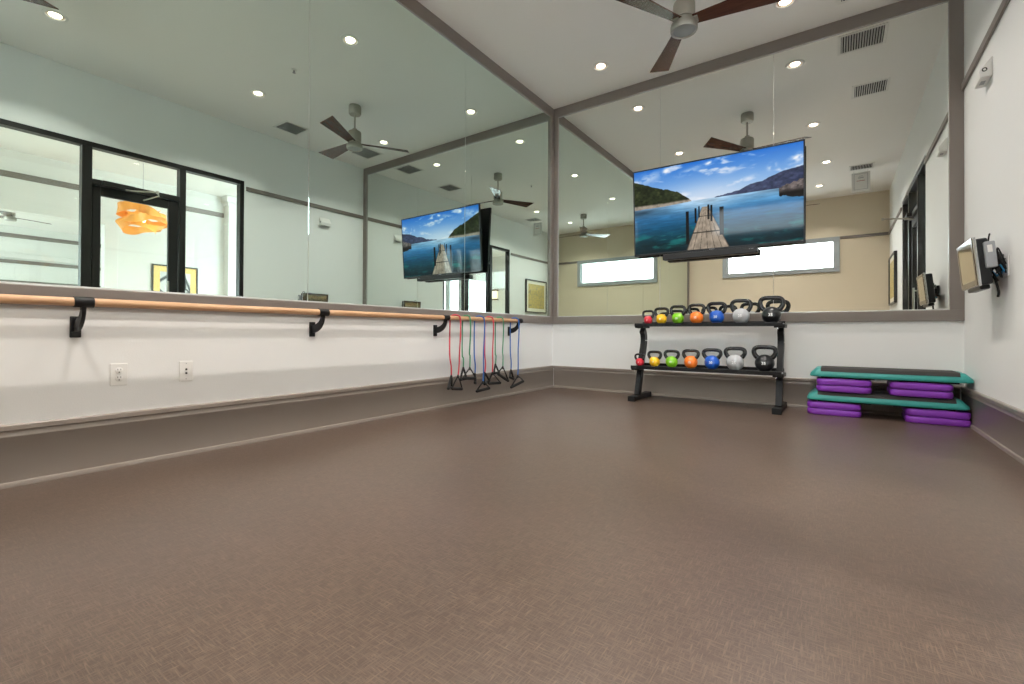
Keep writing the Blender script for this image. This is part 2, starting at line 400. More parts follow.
def column(y, label):
    t = thing('pilaster', label, 'column', (XA-.12, y, 0))
    obj('shaft', box(-.10, .119, -.15, .15, .2, 3.46, bev=.006), M['whiteplastic'], t)
    bm = bmesh.new(); bx(bm, -.12, .119, -.17, .17, 3.46, 3.52, .006); bx(bm, -.17, .119, -.22, .22, 3.52, 3.655, .012); obj('capital', bm, M['whiteplastic'], t)
    obj('plinth', box(-.13, .119, -.18, .18, 0, .2, bev=.008), M['whiteplastic'], t)
column(-.46, 'square white pilaster with a stepped capital seen through the side pane by the door')

# ------------------------------------------------------------------ lamps
def make_downlight(label, loc, power=LAMP_W, group='recessed ceiling lights'):
    t = thing('recessed_ceiling_light', label, 'ceiling light', loc, group=group)
    bm = bmesh.new(); lathe(bm, [(.066, -.003), (.070, -.010), (.088, -.006), (.092, 0), (.066, 0), (.066, -.003)], 36)
    obj('trim_ring', bm, M['whiteplastic'], t)
    bm = bmesh.new(); lathe(bm, [(.067, -.004), (.058, -.0015), (.045, -.001)], 36); obj('reflector', bm, M['reflector'], t)
    bm = bmesh.new(); lathe(bm, [(0, -.010), (.03, -.009), (.046, -.004), (.047, -.001), (0, -.001)], 28); obj('lens', bm, M['lens'], t)
    return t
def lamp_light(loc, power, col, size=.09):
    ld = bpy.data.lights.new('downlight_beam', 'AREA'); ld.shape = 'DISK'; ld.size = size*.7; ld.energy = power; ld.color = col; ld.spread = math.radians(125)
    o = bpy.data.objects.new('downlight_beam', ld); COL.objects.link(o); o.location = (0, 0, -.0125); o.parent = loc
lpos = [(.94, -.59), (2.70, -.59), (.96, -2.45), (2.80, -2.45), (.97, -4.25), (2.92, -4.25), (.96, -5.71), (2.78, -5.71)]
llab = ['round recessed ceiling light nearest the corner where the two mirror walls meet', 'round recessed ceiling light above the television, close to the ceiling air vent',
        'round recessed ceiling light halfway along the barre wall', 'round recessed ceiling light beside the square air vent behind the fan',
        'round recessed ceiling light above the barre wall, third from the television wall', 'round recessed ceiling light facing the glass door',
        'round recessed ceiling light near the clerestory window on the barre side', 'round recessed ceiling light near the clerestory window on the door side']
d0 = None
for p, l in zip(lpos, llab):
    if d0 is None: d0 = make_downlight(l, (*p, H)); t = d0
    else: t = dup(d0, (*p, H), l)
    t['group'] = 'recessed ceiling lights'
    lamp_light(t, LAMP_W, LAMP_COL)
for i, (p, l) in enumerate([((5.6, -1.2), 'added lobby fill light outside the glass door near the pilaster'), ((5.6, -4.2), 'added lobby fill light straight outside the glass door'),
             ((5.6, -7.2), 'added lobby fill light beside the wall sconce'), ((10.5, -2.5), 'added fill light in the far hall behind the header'),
             ((13.5, -2.5), 'added fill light in the far hall nearest its end wall'), ((11.5, -6.5), 'added fill light in the far hall near the tall windows')]):
    t = dup(d0, (*p, H), l, group='added lobby fill lights'); lamp_light(t, LOBBY_W, (1, .93, .84), .12)  # invented fixtures, added to brighten the lobby and far hall

# ------------------------------------------------------------------ ceiling fan
def make_fan(label, loc, rotz):
    t = thing('ceiling_fan', label, 'ceiling fan', loc, (0, 0, rotz), group='three blade ceiling fans')
    bm = bmesh.new(); lathe(bm, [(0, 0), (.074, 0), (.078, -.01), (.078, -.10), (.070, -.115), (.02, -.118), (0, -.118)], 36); obj('canopy', bm, M['nickel'], t)
    bm = bmesh.new(); lathe(bm, [(.0125, -.117), (.0125, -.315)], 16); lathe(bm, [(.013, -.295), (.03, -.30), (.032, -.32), (.03, -.33), (.013, -.33)], 20); obj('downrod', bm, M['nickel'], t)
    bm = bmesh.new(); lathe(bm, [(0, -.325), (.055, -.325), (.078, -.34), (.082, -.36), (.082, -.462), (.080, -.468), (.066, -.470), (.066, -.478), (.078, -.480), (.080, -.50), (0, -.50)], 40); hs = obj('motor_housing', bm, M['nickel'], t)
    bm = bmesh.new(); lathe(bm, [(0, -.499), (.082, -.499), (.098, -.508), (.102, -.525), (.102, -.556), (.096, -.566), (.088, -.566), (.084, -.560), (.078, -.560)], 40); lc = obj('lower_cap', bm, M['nickel'], t)
    bm = bmesh.new(); lathe(bm, [(.080, -.559), (.05, -.564), (0, -.566)], 36); obj('cover_disc', bm, M['frost'], lc)
    for k in range(3):
        bm = bmesh.new()
        # blade: narrow at the root, wide at a slanted square tip, thin, pitched
        out = [(.068, -.046), (.30, -.064), (.72, -.098), (.665, .098), (.30, .062), (.068, .046)]
        prism(bm, out, 2, -.004, .004)
        bmesh.ops.bevel(bm, geom=[e for e in bm.edges if abs(e.verts[0].co.z-e.verts[1].co.z) < 1e-5], offset=.0015, segments=1, affect='EDGES')
        R = Matrix.Rotation(k*2*PI/3, 4, 'Z') @ Matrix.Translation((0, 0, -.490)) @ Matrix.Rotation(math.radians(-14), 4, 'X')
        b = obj('blade', bm, M['walnut'], t); b.matrix_local = R
        bm = bmesh.new(); bx(bm, .05, .105, -.032, .032, -.009, .009, .003); obj('blade_holder', bm, M['nickel'], b)
    return t
fan = make_fan('three blade walnut and nickel ceiling fan hanging in front of the television', (2.088, -1.566, H), math.radians(3))
dup(fan, (2.09, -5.11, H), 'three blade walnut and nickel ceiling fan near the clerestory window wall', rot=(0, 0, math.radians(-4)))
dup(fan, (11.6, -3.35, H), 'small ceiling fan seen through the storefront in the far hall', rot=(0, 0, math.radians(75)))

# ------------------------------------------------------------------ vents, sprinkler, notice, sensor
def make_vent(label, x0, x1, y0, y1, nb):
    cx, cy = (x0+x1)/2, (y0+y1)/2; a, b = (x1-x0)/2, (y1-y0)/2
    t = thing('ceiling_vent', label, 'air vent', (cx, cy, H), group='ceiling air vents')
    f = .028; bm = bmesh.new()
    for q in ((-a, a, b-f, b), (-a, a, -b, -b+f), (-a, -a+f, -b+f, b-f), (a-f, a, -b+f, b-f)): bx(bm, *q, -.008, -.0005, .002, 1)
    obj('frame', bm, M['whiteplastic'], t)
    obj('backing', box(-a+f, a-f, -b+f, b-f, -.0025, -.0005), M['slot'], t)
    for i in range(nb):
        x = -a+f+(2*a-2*f)*(i+.5)/nb
        bm = bmesh.new(); prism(bm, [(x-.006, -.0105), (x-.0045, -.0115), (x+.0035, -.003), (x+.002, -.0022)], 1, -b+f, b-f)
        obj('slat', bm, M['whiteplastic'], t, smooth=False)
    return t
make_vent('square white ceiling air vent closest to the television wall', 3.08, 3.48, -.66, -.28, 16)
make_vent('square white ceiling air vent between the fan and the console wall', 3.22, 3.58, -1.86, -1.50, 14)
make_vent('white ceiling air vent behind the small notice board near the rear of the room', 3.24, 3.60, -5.02, -4.72, 14)
t = thing('sprinkler_head', 'small white sprinkler head on the ceiling behind the fan', 'sprinkler', (1.94, -2.48, H))
bm = bmesh.new(); lathe(bm, [(0, 0), (.032, 0), (.034, -.004), (.026, -.010), (0, -.010)], 24); obj('escutcheon', bm, M['whiteplastic'], t)
bm = bmesh.new(); lathe(bm, [(0, -.009), (.009, -.009), (.007, -.03), (.018, -.034), (.018, -.036), (0, -.037)], 18); obj('deflector', bm, M['greyplastic'], t)
# framed notice hanging by the ceiling (marks are soft lines only)
t = thing('hanging_notice', 'small white framed notice hanging below the rear ceiling air vent', 'sign', (3.42, -5.10, H-.001))
bm = bmesh.new(); bx(bm, -.135, .135, -.006, .006, -.38, -.03, .004); obj('board', bm, M['whiteplastic'], t)
bm = bmesh.new()
for q in ((-.10, .10, -.062, -.056), (-.10, -.094, -.34, -.062), (.094, .10, -.34, -.062), (-.10, .10, -.34, -.334)): bx(bm, q[0], q[1], .006, .0075, q[2], q[3])
for z, w in ((-.10, .03), (-.125, .045), (-.135, .04)): bx(bm, -w, w, .006, .0075, z-.004, z+.003)
obj('printed_border', bm, M['greyplastic'], t)
bm = bmesh.new(); bx(bm, -.06, .06, .006, .0075, -.190, -.178); obj('red_line', bm, mat('faded_red_print', (.5, .25, .22), .6), t)
for sx in (-.1, .1): bm = bmesh.new(); tube(bm, [(sx, 0, 0), (sx, 0, -.032)], .003, 6); obj('hanger', bm, M['greyplastic'], t)
# wedge sensor
t = thing('motion_sensor', 'white wedge shaped sensor high on the console wall below the picture rail', 'sensor', (W, -.79, 2.46))
bm = bmesh.new(); prism(bm, [(-.0005, .015), (-.058, .015), (-.066, .062), (-.0005, .150)], 1, -.100, .090)
bmesh.ops.bevel(bm, geom=list(bm.edges), offset=.004, segments=2, affect='EDGES'); obj('housing', bm, M['whiteplastic'], t)
bm = bmesh.new(); lathe(bm, [(.014, 0), (.014, .003), (.008, .003), (.008, 0)], 20)
obj('lens_ring', bm, M['slot'], t, loc=(-.040, -.100, .065), rot=(PI/2, 0, 0))
bm = bmesh.new(); bx(bm, -.045, -.02, -.03, .03, .013, .016); obj('grille', bm, M['greyplastic'], t)

# ------------------------------------------------------------------ ballet barre
BZ, BX, BR = .846, .14, .0205
t = thing('ballet_barre', 'long round oak ballet barre on black brackets below the mirrors', 'barre', (BX, -.955, BZ))
bm = bmesh.new(); tube(bm, [(0, 0, 0), (0, -L+1.0, 0)], BR, 28); obj('rail', bm, M['barre'], t)
for i, y in enumerate((-1.000, -2.19, -3.43, -4.69, -5.95)):
    yy = y+.955
    bm = bmesh.new()
    # saddle sleeve around the rail
    for r0, r1, a, b in ((BR+.0005, BR+.005, -.036, .036),):
        n = 28
        pr = []
        A = [[bm.verts.new((rr*math.cos(2*PI*k/n), yy+s, rr*math.sin(2*PI*k/n))) for k in range(n)] for rr, s in ((r1, a), (r1, b), (r0, b), (r0, a))]
        for q in range(4):
            for k in range(n): bm.faces.new((A[q][k], A[q][(k+1) % n], A[(q+1) % 4][(k+1) % n], A[(q+1) % 4][k]))
    br = obj('bracket', bm, M['black'], t)
    bm = bmesh.new(); bx(bm, -BX, -BX+.014, yy-.021, yy+.021, -.170, -.065, .004); obj('wall_plate', bm, M['black'], br)
    bm = bmesh.new()
    top, bot = [], []
    for k in range(11):
        a = k/10*PI/2
        top.append((-BX+.012+(.108)*math.sin(a), -.088+(.066)*(1-math.cos(a))))
        bot.append((-BX+.012+(.142)*math.sin(a), -.142+(.122)*(1-math.cos(a))))
    prism(bm, top+bot[::-1], 1, yy-.008, yy+.008); obj('bracket_arm', bm, M['black'], br)
bm = bmesh.new(); tube(bm, [(0, -.01, 0), (0, .006, 0)], BR+.006, 24); obj('end_cap', bm, M['black'], t)

# ------------------------------------------------------------------ outlets
t = thing('power_outlet', 'white duplex power outlet low on the barre wall', 'outlet', (0, -4.518, .482))
bm = bmesh.new(); bx(bm, .0005, .006, -.037, .037, -.058, .058, .003); obj('cover_plate', bm, M['whiteplastic'], t)
for s in (-1, 1):
    bm = bmesh.new(); lathe(bm, [(0, 0), (.0165, 0), (.0165, .0025), (.015, .0035), (0, .0035)], 24)
    k = obj('socket', bm, M['whiteplastic'], t, loc=(.0055, 0, s*.020), rot=(0, PI/2, 0))
    bm = bmesh.new(); bx(bm, -.010, -.003, -.0075, -.005, .003, .0042); bx(bm, -.010, -.003, .005, .0075, .003, .0042); lathe(bm, [(0, .003), (.003, .003), (.003, .0042), (0, .0042)], 12, (.008, 0, 0)); obj('socket_slot', bm, M['slot'], k)
t = thing('jack_plate', 'narrow white wall plate with two small dark jacks low on the barre wall', 'wall plate', (0, -4.212, .480))
bm = bmesh.new(); bx(bm, .0005, .006, -.035, .035, -.058, .058, .003); obj('cover_plate', bm, M['whiteplastic'], t)
for s in (-1, 1):
    bm = bmesh.new(); lathe(bm, [(0, 0), (.0055, 0), (.0055, .003), (.003, .003), (0, .001)], 16); obj('jack', bm, M['slot'], t, loc=(.0055, 0, s*.011), rot=(0, PI/2, 0))
    bm = bmesh.new(); lathe(bm, [(0, 0), (.003, 0), (.0025, .001), (0, .001)], 12); obj('screw', bm, M['greyplastic'], t, loc=(.0055, 0, s*.044), rot=(0, PI/2, 0))

# ------------------------------------------------------------------ resistance bands over the barre
BANDS = [['r', (0.117, -2.102, [(-2.086, 0.294), (-2.15, 0.194), (-2.063, 0.189)]), (0.17, -2.029, [(-2.053, 0.294), (-2.113, 0.191), (-2.015, 0.181)])] ,
['g', (0.117, -1.925, [(-1.917, 0.359), (-1.979, 0.262), (-1.847, 0.261)]), (0.17, -1.884, [(-1.883, 0.359), (-1.96, 0.273), (-1.819, 0.267)])] ,
['b', (0.117, -1.744, [(-1.74, 0.288), (-1.762, 0.215), (-1.707, 0.205)]), (0.17, -1.667, [(-1.678, 0.206), (-1.756, 0.129), (-1.596, 0.149)])] ,
['r', (0.117, -1.575, [(-1.582, 0.287), (-1.611, 0.187), (-1.478, 0.207)]), (0.17, -1.518, [(-1.525, 0.286), (-1.555, 0.191), (-1.409, 0.186)])] ,
['g', (0.117, -1.396, [(-1.403, 0.364), (-1.452, 0.288), (-1.311, 0.279)]), (0.17, -1.343, [(-1.342, 0.337), (-1.401, 0.277), (-1.265, 0.193)])] ,
['b', (0.117, -1.12, [(-1.116, 0.288), (-1.163, 0.225), (-1.037, 0.193)]), (0.17, -1.05, [(-1.059, 0.22), (-1.161, 0.113), (-0.975, 0.169)])]]
blab = ['red resistance band draped over the barre next to the middle bracket, first of the row', 'green resistance band hanging between the first red band and the middle blue band', 'blue resistance band in the middle of the row, hanging lowest',
        'red resistance band hanging between the middle blue band and the second green band', 'green resistance band next to the last blue band, its handles hanging highest', 'blue resistance band at the very end of the barre by the corner']
def catmull(P, n=6):
    P = [Vector(p) for p in P]; out = []
    for i in range(len(P)-1):
        p0 = P[max(i-1, 0)]; p1 = P[i]; p2 = P[i+1]; p3 = P[min(i+2, len(P)-1)]
        for k in range(n):
            t = k/n; out.append(.5*((2*p1)+(-p0+p2)*t+(2*p0-5*p1+4*p2-p3)*t*t+(-p0+3*p1-3*p2+p3)*t**3))
    out.append(P[-1]); return out
for (c, bk, fr), lab in zip(BANDS, blab):
    cx = {'r': .006, 'g': -.003, 'b': 0}[c]
    ym = (bk[1]+fr[1])/2
    t = thing('resistance_band', lab, 'resistance band', (BX, ym, BZ), group='tube resistance bands hung over the barre')
    def loc(p): return (p[0]-BX, p[1]-ym, p[2]-BZ)
    rr = BR+.0105
    pb = (bk[0], bk[2][0][0], bk[2][0][1]); pf = (fr[0], fr[2][0][0], fr[2][0][1])
    path = [pb, (bk[0], (bk[1]*.6+bk[2][0][0]*.4)+.006, pb[2]+.10), (bk[0]-.004, bk[1]-.004, .50), (BX-rr-.004, bk[1]+.004, .72), (BX-rr, bk[1]+.004, BZ-.01),
            (BX-rr*.75, bk[1]+(fr[1]-bk[1])*.2, BZ+rr*.7), (BX, ym, BZ+rr), (BX+rr*.75, bk[1]+(fr[1]-bk[1])*.85, BZ+rr*.72), (BX+rr+.001, fr[1]+.002, BZ-.006),
            (BX+rr+.003, fr[1]+.005, .72), (fr[0], fr[1]-.004, .52), (fr[0]-.002, (fr[1]+fr[2][0][0])/2+.006, pf[2]+.12), pf]
    bm = bmesh.new(); tube(bm, [loc(p) for p in catmull(path, 7)], .0068, 10); obj('tube', bm, BC[c], t)
    for (x, _, P) in (bk, fr):
        ap, b1, b2 = [Vector(loc((x, q[0], q[1]))) for q in P]
        # strap triangle leaves the plane of the wall a little so handles do not lie flat
        off = Vector((.022 if x > .14 else -.022, 0, 0)); b1 = b1-off*.9; b2 = b2+off*.9
        d = (b2-b1); ln = d.length
        if ln < .10: e = d.normalized()*(.10-ln)/2; b1 -= e; b2 += e
        bm = bmesh.new(); up = ap+(Vector((0, 0, .012)))
        ribbon(bm, [up, ap+(b1-ap)*.5+(b1-b2)*.06, b1], d.cross(b1-ap), .020, .0035)
        ribbon(bm, [up, ap+(b2-ap)*.5+(b2-b1)*.06, b2], d.cross(b2-ap), .020, .0035)
        lathe(bm, [(0, -.012), (.009, -.010), (.0095, .012), (.006, .022), (0, .023)], 14, tuple(ap))
        h = obj('handle', bm, M['rubber'], t)
        dn = (b2-b1).normalized()
        bm = bmesh.new(); tube(bm, [b1-dn*.004, b1, b1+dn*.006, b2-dn*.006, b2, b2+dn*.004], [.010, .0135, .0145, .0145, .0135, .010], 14); obj('grip', bm, M['rubber'], h)

# ------------------------------------------------------------------ television
def vnoise(x, y, seed):
    rng = np.random.RandomState(seed); G = rng.rand(256, 256)
    xi = np.floor(x).astype(int); yi = np.floor(y).astype(int); fx = x-xi; fy = y-yi
    fx = fx*fx*(3-2*fx); fy = fy*fy*(3-2*fy)
    g = lambda a, b: G[a % 256, b % 256]
    return (g(xi, yi)*(1-fx)+g(xi+1, yi)*fx)*(1-fy)+(g(xi, yi+1)*(1-fx)+g(xi+1, yi+1)*fx)*fy
def fbm(x, y, seed, o=4):
    s = 0; a = .5
    for i in range(o): s = s+a*vnoise(x*2**i, y*2**i, seed+i); a *= .5
    return s/(1-.5**o)
def paint_screen(u, v):
    """lake, two headlands, wooden pier -- returns sRGB 0..1"""
    C = np.zeros(u.shape+(3,))
    def mixc(mask, col):
        nonlocal C
        C = C*(1-mask[..., None])+np.asarray(col)/255.0*mask[..., None] if np.ndim(col) == 1 else C*(1-mask[..., None])+col*mask[..., None]
    ss = lambda a, b, x: np.clip((x-a)/(b-a), 0, 1)**2*(3-2*np.clip((x-a)/(b-a), 0, 1))
    HZ = .565
    s = np.clip((v-HZ)/(1-HZ), 0, 1)[..., None]
    sky = (1-s)*np.array([186, 212, 238])/255+s*np.array([38, 112, 206])/255
    glow = np.exp(-((u-.47)/.22)**2-((v-HZ)/.17)**2)[..., None]*.55
    sky = sky*(1-glow)+np.array([222, 228, 240])/255*glow
    cl = fbm(u*9+v*9, v*15-u*5, 3, 5); cl2 = fbm(u*4+v*3, v*8, 11, 4)
    cm = ss(.56, .76, cl)*ss(.45, .62, cl2)*.75
    sky = sky*(1-cm[..., None])+np.array([236, 238, 246])/255*cm[..., None]
    for (cu, cv, su, sv, st) in ((.22, .955, .022, .03, .9), (.49, .955, .03, .018, .8), (.10, .90, .09, .06, .45), (.36, .90, .07, .03, .4), (.84, .80, .02, .035, .8), (.895, .755, .035, .018, .8), (.97, .84, .035, .04, .85), (.62, .84, .05, .03, .5), (.66, .70, .09, .02, .45), (.96, .74, .04, .02, .5)):
        n = fbm(u*26+cu*50, v*26, 17, 3)
        m_ = np.exp(-((u-cu)/su)**2-((v-cv-(u-cu)*.35)/sv)**2)*st*ss(.25, .65, n)*1.35
        m_ = np.clip(m_, 0, 1)[..., None]; sky = sky*(1-m_)+np.array([240, 242, 248])/255*m_
    C = sky
    w = np.clip((HZ-v)/HZ, 0, 1)
    st = [(0, (150, 192, 226)), (.10, (108, 164, 206)), (.26, (46, 108, 156)), (.48, (12, 76, 112)), (.66, (4, 62, 80)), (.85, (3, 40, 50)), (1, (2, 26, 36))]
    wat = np.stack([np.interp(w, [a for a, _ in st], [c[k]/255 for _, c in st]) for k in range(3)], -1)
    gl = np.exp(-((u-.46)/.16)**2)*np.exp(-(w/.22)**2)
    wat = wat*(1-.6*gl[..., None])+np.array([205, 224, 240])/255*.6*gl[..., None]
    rip = fbm(u*14, v*60, 23, 4); wat *= (0.80+.42*rip)[..., None]
    tq = ss(.52, .74, fbm(u*7+3, v*16, 31, 4))*ss(.30, .75, w)
    wat = wat*(1-.6*tq[..., None])+np.array([16, 140, 132])/255*.6*tq[..., None]
    dk = ss(.5, .72, fbm(u*11+9, v*20, 37, 4))*ss(.55, .95, w)
    wat = wat*(1-.7*dk[..., None])+np.array([2, 26, 32])/255*.7*dk[..., None]
    brt = ss(.60, .80, fbm(u*22+9, v*40, 41, 3))*ss(.60, .8, w)*np.exp(-((u-.84)/.10)**2-((v-.17)/.06)**2)
    wat = wat*(1-.7*brt[..., None])+np.array([80, 180, 160])/255*.7*brt[..., None]
    brt = ss(.50, .80, fbm(u*22+9, v*40, 43, 3))*np.exp(-((u-.26)/.09)**2-((v-.17)/.04)**2)
    wat = wat*(1-.7*brt[..., None])+np.array([90, 180, 165])/255*.7*brt[..., None]
    # dark band of reflection below the left hill, and left haze
    lh = np.exp(-((v-.50)/.05)**2)*ss(.36, .0, u); wat *= (1-.55*lh)[..., None]
    rh = np.exp(-((v-.545)/.025)**2)*ss(.66, .95, u); wat *= (1-.4*rh)[..., None]
    m_ = (v < HZ).astype(float); C = C*(1-m_[..., None])+wat*m_[..., None]
    # left headland
    U = [0, .06, .14, .22, .29, .345, .38]; V = [.887, .845, .78, .735, .69, .62, .565]
    top = np.interp(u, U, V, right=-1)+.02*(fbm(u*40, u*0+2, 51, 3)-.5); base = np.interp(u, [0, .2, .38], [.56, .552, .558])-.02*(1-u/.38)
    m_ = ((v < top) & (v > base) & (u < .38)).astype(float)
    tex = fbm(u*60, v*45, 55, 4); hill = np.stack([.06+.30*tex, .09+.32*tex, .05+.18*tex], -1)*(.30+.75*fbm(u*14, v*12, 58, 3))[..., None]
    rock = np.clip((base+.055*(1-.3*u/.38)-v)/.02, 0, 1); rk = np.stack([.45+.3*tex, .42+.27*tex, .38+.24*tex], -1)
    hill = hill*(1-rock[..., None])+rk*rock[..., None]
    C = C*(1-m_[..., None])+hill*m_[..., None]
    # right headland
    U = [.52, .58, .66, .72, .79, .84, .90, .95, 1]; V = [.565, .583, .605, .65, .665, .70, .735, .745, .76]
    top = np.interp(u, U, V, left=-1)+.012*(fbm(u*50, u*0+5, 61, 3)-.5); m_ = ((v < top) & (v > HZ-.004) & (u > .52)).astype(float)
    tex = fbm(u*50+4, v*40, 65, 4); hz = np.clip((1-u)/.45, 0, 1)[..., None]
    hill = np.stack([.10+.20*tex, .12+.22*tex, .20+.28*tex], -1)+hz*.08
    C = C*(1-m_[..., None])+hill*m_[..., None]
    # rocks at the right edge
    top = .60-.9*np.clip(.985-u, 0, 1)**1.2*.9-.0; m_ = ((u > .875) & (v < .615-(1-u)*.55+.03*fbm(u*60, v*5, 71, 3)) & (v > .46+.5*(1-u)*.6-.04*fbm(u*40, v*3, 75, 3))).astype(float)
    tex = fbm(u*70, v*60, 77, 4); lo = np.clip((v-.50)/.05, 0, 1)[..., None]
    rk = np.stack([.22+.5*tex, .20+.46*tex, .20+.44*tex], -1)*(.10+.75*lo); C = C*(1-m_[..., None])+rk*m_[..., None]
    # pier
    vt = .478; k = np.clip((vt-v)/vt, 0, 1); cx = .462+.012*k; hw = .019+.112*k**1.05
    du = (u-cx)/hw; m_ = ((v < vt) & (np.abs(du) < 1)).astype(float)
    tex = fbm(du*8+2, k**.5*18, 81, 3); pl = np.stack([.47+.30*tex, .43+.27*tex, .38+.24*tex], -1)
    gap = (np.abs(((du*3.0) % 1)-.5) > .46).astype(float)*.55; cr = (np.abs(k-.60) < .018).astype(float)*.55+(np.abs(k-.22) < .010)*.5+(np.abs(du) > .94)*.4
    pl = pl*(1-np.clip(gap+cr, 0, .8))[..., None]
    C = C*(1-m_[..., None])+pl*m_[..., None]
    for (pu, w_, v0, v1) in ((.352, .010, .07, .448), (.560, .012, .14, .452), (.403, .006, .30, .475), (.425, .004, .36, .49), (.482, .006, .33, .495), (.500, .007, .30, .485)):
        m_ = ((np.abs(u-pu) < w_) & (v > v0) & (v < v1)).astype(float); C = C*(1-m_[..., None])+np.array([.035, .04, .05])*m_[..., None]
    return np.clip(C, 0, 1)
def screen_mesh(w, h, nx, ny):
    xs_ = np.linspace(-w/2, w/2, nx+1); zs_ = np.linspace(0, h, ny+1)
    X, Z = np.meshgrid(xs_, zs_); V = np.stack([X, np.zeros_like(X), Z], -1).reshape(-1, 3)
    i, j = np.meshgrid(np.arange(nx), np.arange(ny)); a = (j*(nx+1)+i).ravel()
    Fc = np.stack([a, a+1, a+nx+2, a+nx+1], -1)
    me = bpy.data.meshes.new('screen'); me.vertices.add(len(V)); me.vertices.foreach_set('co', V.ravel())
    me.loops.add(Fc.size); me.loops.foreach_set('vertex_index', Fc.ravel()); me.polygons.add(len(Fc)); me.polygons.foreach_set('loop_start', np.arange(0, Fc.size, 4))
    me.update(calc_edges=True)
    c = paint_screen(X/w+.5, Z/h).reshape(-1, 3); c = np.where(c < .04045, c/12.92, ((c+.055)/1.055)**2.4)
    at = me.color_attributes.new('picture', 'FLOAT_COLOR', 'POINT'); at.data.foreach_set('color', np.concatenate([c, np.ones((len(c), 1))], 1).ravel().astype(np.float32))
    return me
def screen_mat():
    m = bpy.data.materials.new('lit_screen'); m.use_nodes = True; N, K = nodes(m); b = N['Principled BSDF']
    a = N.new('ShaderNodeVertexColor'); a.layer_name = 'picture'
    b.inputs['Base Color'].default_value = (.01, .01, .01, 1); b.inputs['Roughness'].default_value = .06; b.inputs['Specular IOR Level'].default_value = .16
    K.new(a.outputs['Color'], b.inputs['Emission Color']); b.inputs['Emission Strength'].default_value = 0.72
    return m
TW, TH = 1.680, .970
tlt = math.atan2(.065, .96)
tv = thing('television', 'wide flat television showing a wooden pier on a blue lake, on the mirror', 'television', (1.985, -.068, 1.601), (tlt, 0, math.radians(1.2)))
bm = bmesh.new(); bx(bm, -TW/2, TW/2, .002, .030, 0, TH, .004); bx(bm, -TW/2+.12, TW/2-.12, .028, .050, .06, TH*.62, .012); obj('back_case', bm, M['darkplastic'], tv)
bm = bmesh.new()
for q in ((-TW/2, TW/2, TH-.013, TH), (-TW/2, TW/2, 0, .022), (-TW/2, -TW/2+.013, .022, TH-.013), (TW/2-.013, TW/2, .022, TH-.013)): bx(bm, q[0], q[1], -.006, .003, q[2], q[3], .0015, 1)
bz = obj('bezel', bm, M['darkplastic'], tv)
bm = bmesh.new()
for q in (-.022, -.011, 0, .011, .022): bx(bm, q-.004, q+.004, -.0068, -.0058, .008, .014)
obj('maker_badge', bm, M['greyplastic'], bz)
me = screen_mesh(TW-.024, TH-.033, 560, 320); me.materials.append(screen_mat())
s = bpy.data.objects.new('screen', me); COL.objects.link(s); s.parent = tv; s.location = (0, -.001, .021)
bm = bmesh.new(); bx(bm, -.30, .30, .045, .052, .20, .62, .002); bx(bm, -.06, -.02, .036, .050, .15, .66, .002); bx(bm, .02, .06, .036, .050, .15, .66, .002); obj('wall_mount', bm, M['black'], tv)
t = thing('soundbar', 'long slim black soundbar mounted directly below the television', 'soundbar', (1.955, -.095, 1.538))
bm = bmesh.new(); bx(bm, -.47, .47, -.045, .045, -.012, .052, .008); obj('cabinet', bm, M['darkplastic'], t)
bm = bmesh.new(); bx(bm, -.455, .455, -.0475, -.044, -.006, .046, .001); obj('speaker_grille', bm, mat('speaker_cloth', (.03, .032, .035), .8, bump=.5, bscale=700), t)
for sx in (-.3, .3):
    bm = bmesh.new(); bx(bm, sx-.02, sx+.02, .040, .0885, -.004, .03, .002); obj('mounting_bracket', bm, M['black'], t)
bm = bmesh.new()
for k in range(3): lathe(bm, [(0, 0), (.004, 0), (.004, .001), (0, .001)], 12, (.40+.015*k, 0, 0))
obj('button', bm, M['greyplastic'], t, loc=(0, -.0475, .03), rot=(PI/2, 0, 0)).location = (0, -.0475, .03)

# ------------------------------------------------------------------ touch console on the right wall
t = thing('wall_console', 'small flat touch screen console on a swing arm with tangled black cables', 'monitor', (W, -1.04, 1.02))
def cx_(z): return -.163+.028*(1-(z)/.30)       # front face leans: the top sticks out further
DY, DZ = .222, .31
S = Matrix.Translation((-.125, 0, 0)) @ Matrix.Rotation(math.radians(-5.5), 4, 'Y')
def sub(name, bm, m, par=t):
    o = obj(name, bm, m, par); return o
def apply(bm, Mx): bmesh.ops.transform(bm, matrix=Mx, verts=bm.verts); return bm
sub('rear_housing', apply(box(.0, .058, -DY+.01, DY-.01, .006, DZ-.012, bev=.010), S), M['darkplastic'])
bm = bmesh.new(); bx(bm, -.014, .004, -DY, DY, 0, DZ, .004); sub('edge_band', apply(bm, S), M['chrome'])
bm = bmesh.new()
for q in ((-DY+.003, DY-.003, DZ-.030, DZ-.004), (-DY+.003, DY-.003, .004, .040), (-DY+.003, -DY+.030, .040, DZ-.030), (DY-.030, DY-.003, .040, DZ-.030)): bx(bm, -.018, -.012, q[0], q[1], q[2], q[3], .001, 1)
sub('front_bezel', apply(bm, S), mat('smoky_console_bezel', lin(84, 70, 58), .15, metal=.2))
sub('screen', apply(box(-.0165, -.013, -DY+.029, DY-.029, .039, DZ-.029), S), mat('console_glass', lin(176, 164, 136), .06, metal=.75))
sub('speaker_box', apply(box(.002, .05, -DY+.05, DY-.05, -.022, .006, bev=.008), S), M['darkplastic'])
bm = bmesh.new(); bx(bm, .032, .082, -.246, -.205, .105, .268, .006); pk = sub('battery_pack', apply(bm, S), M['greyplastic'])
bm = bmesh.new(); bx(bm, .044, .066, -.2485, -.24, .20, .245, .001); sub('pack_label', apply(bm, S), M['whiteplastic'], pk)
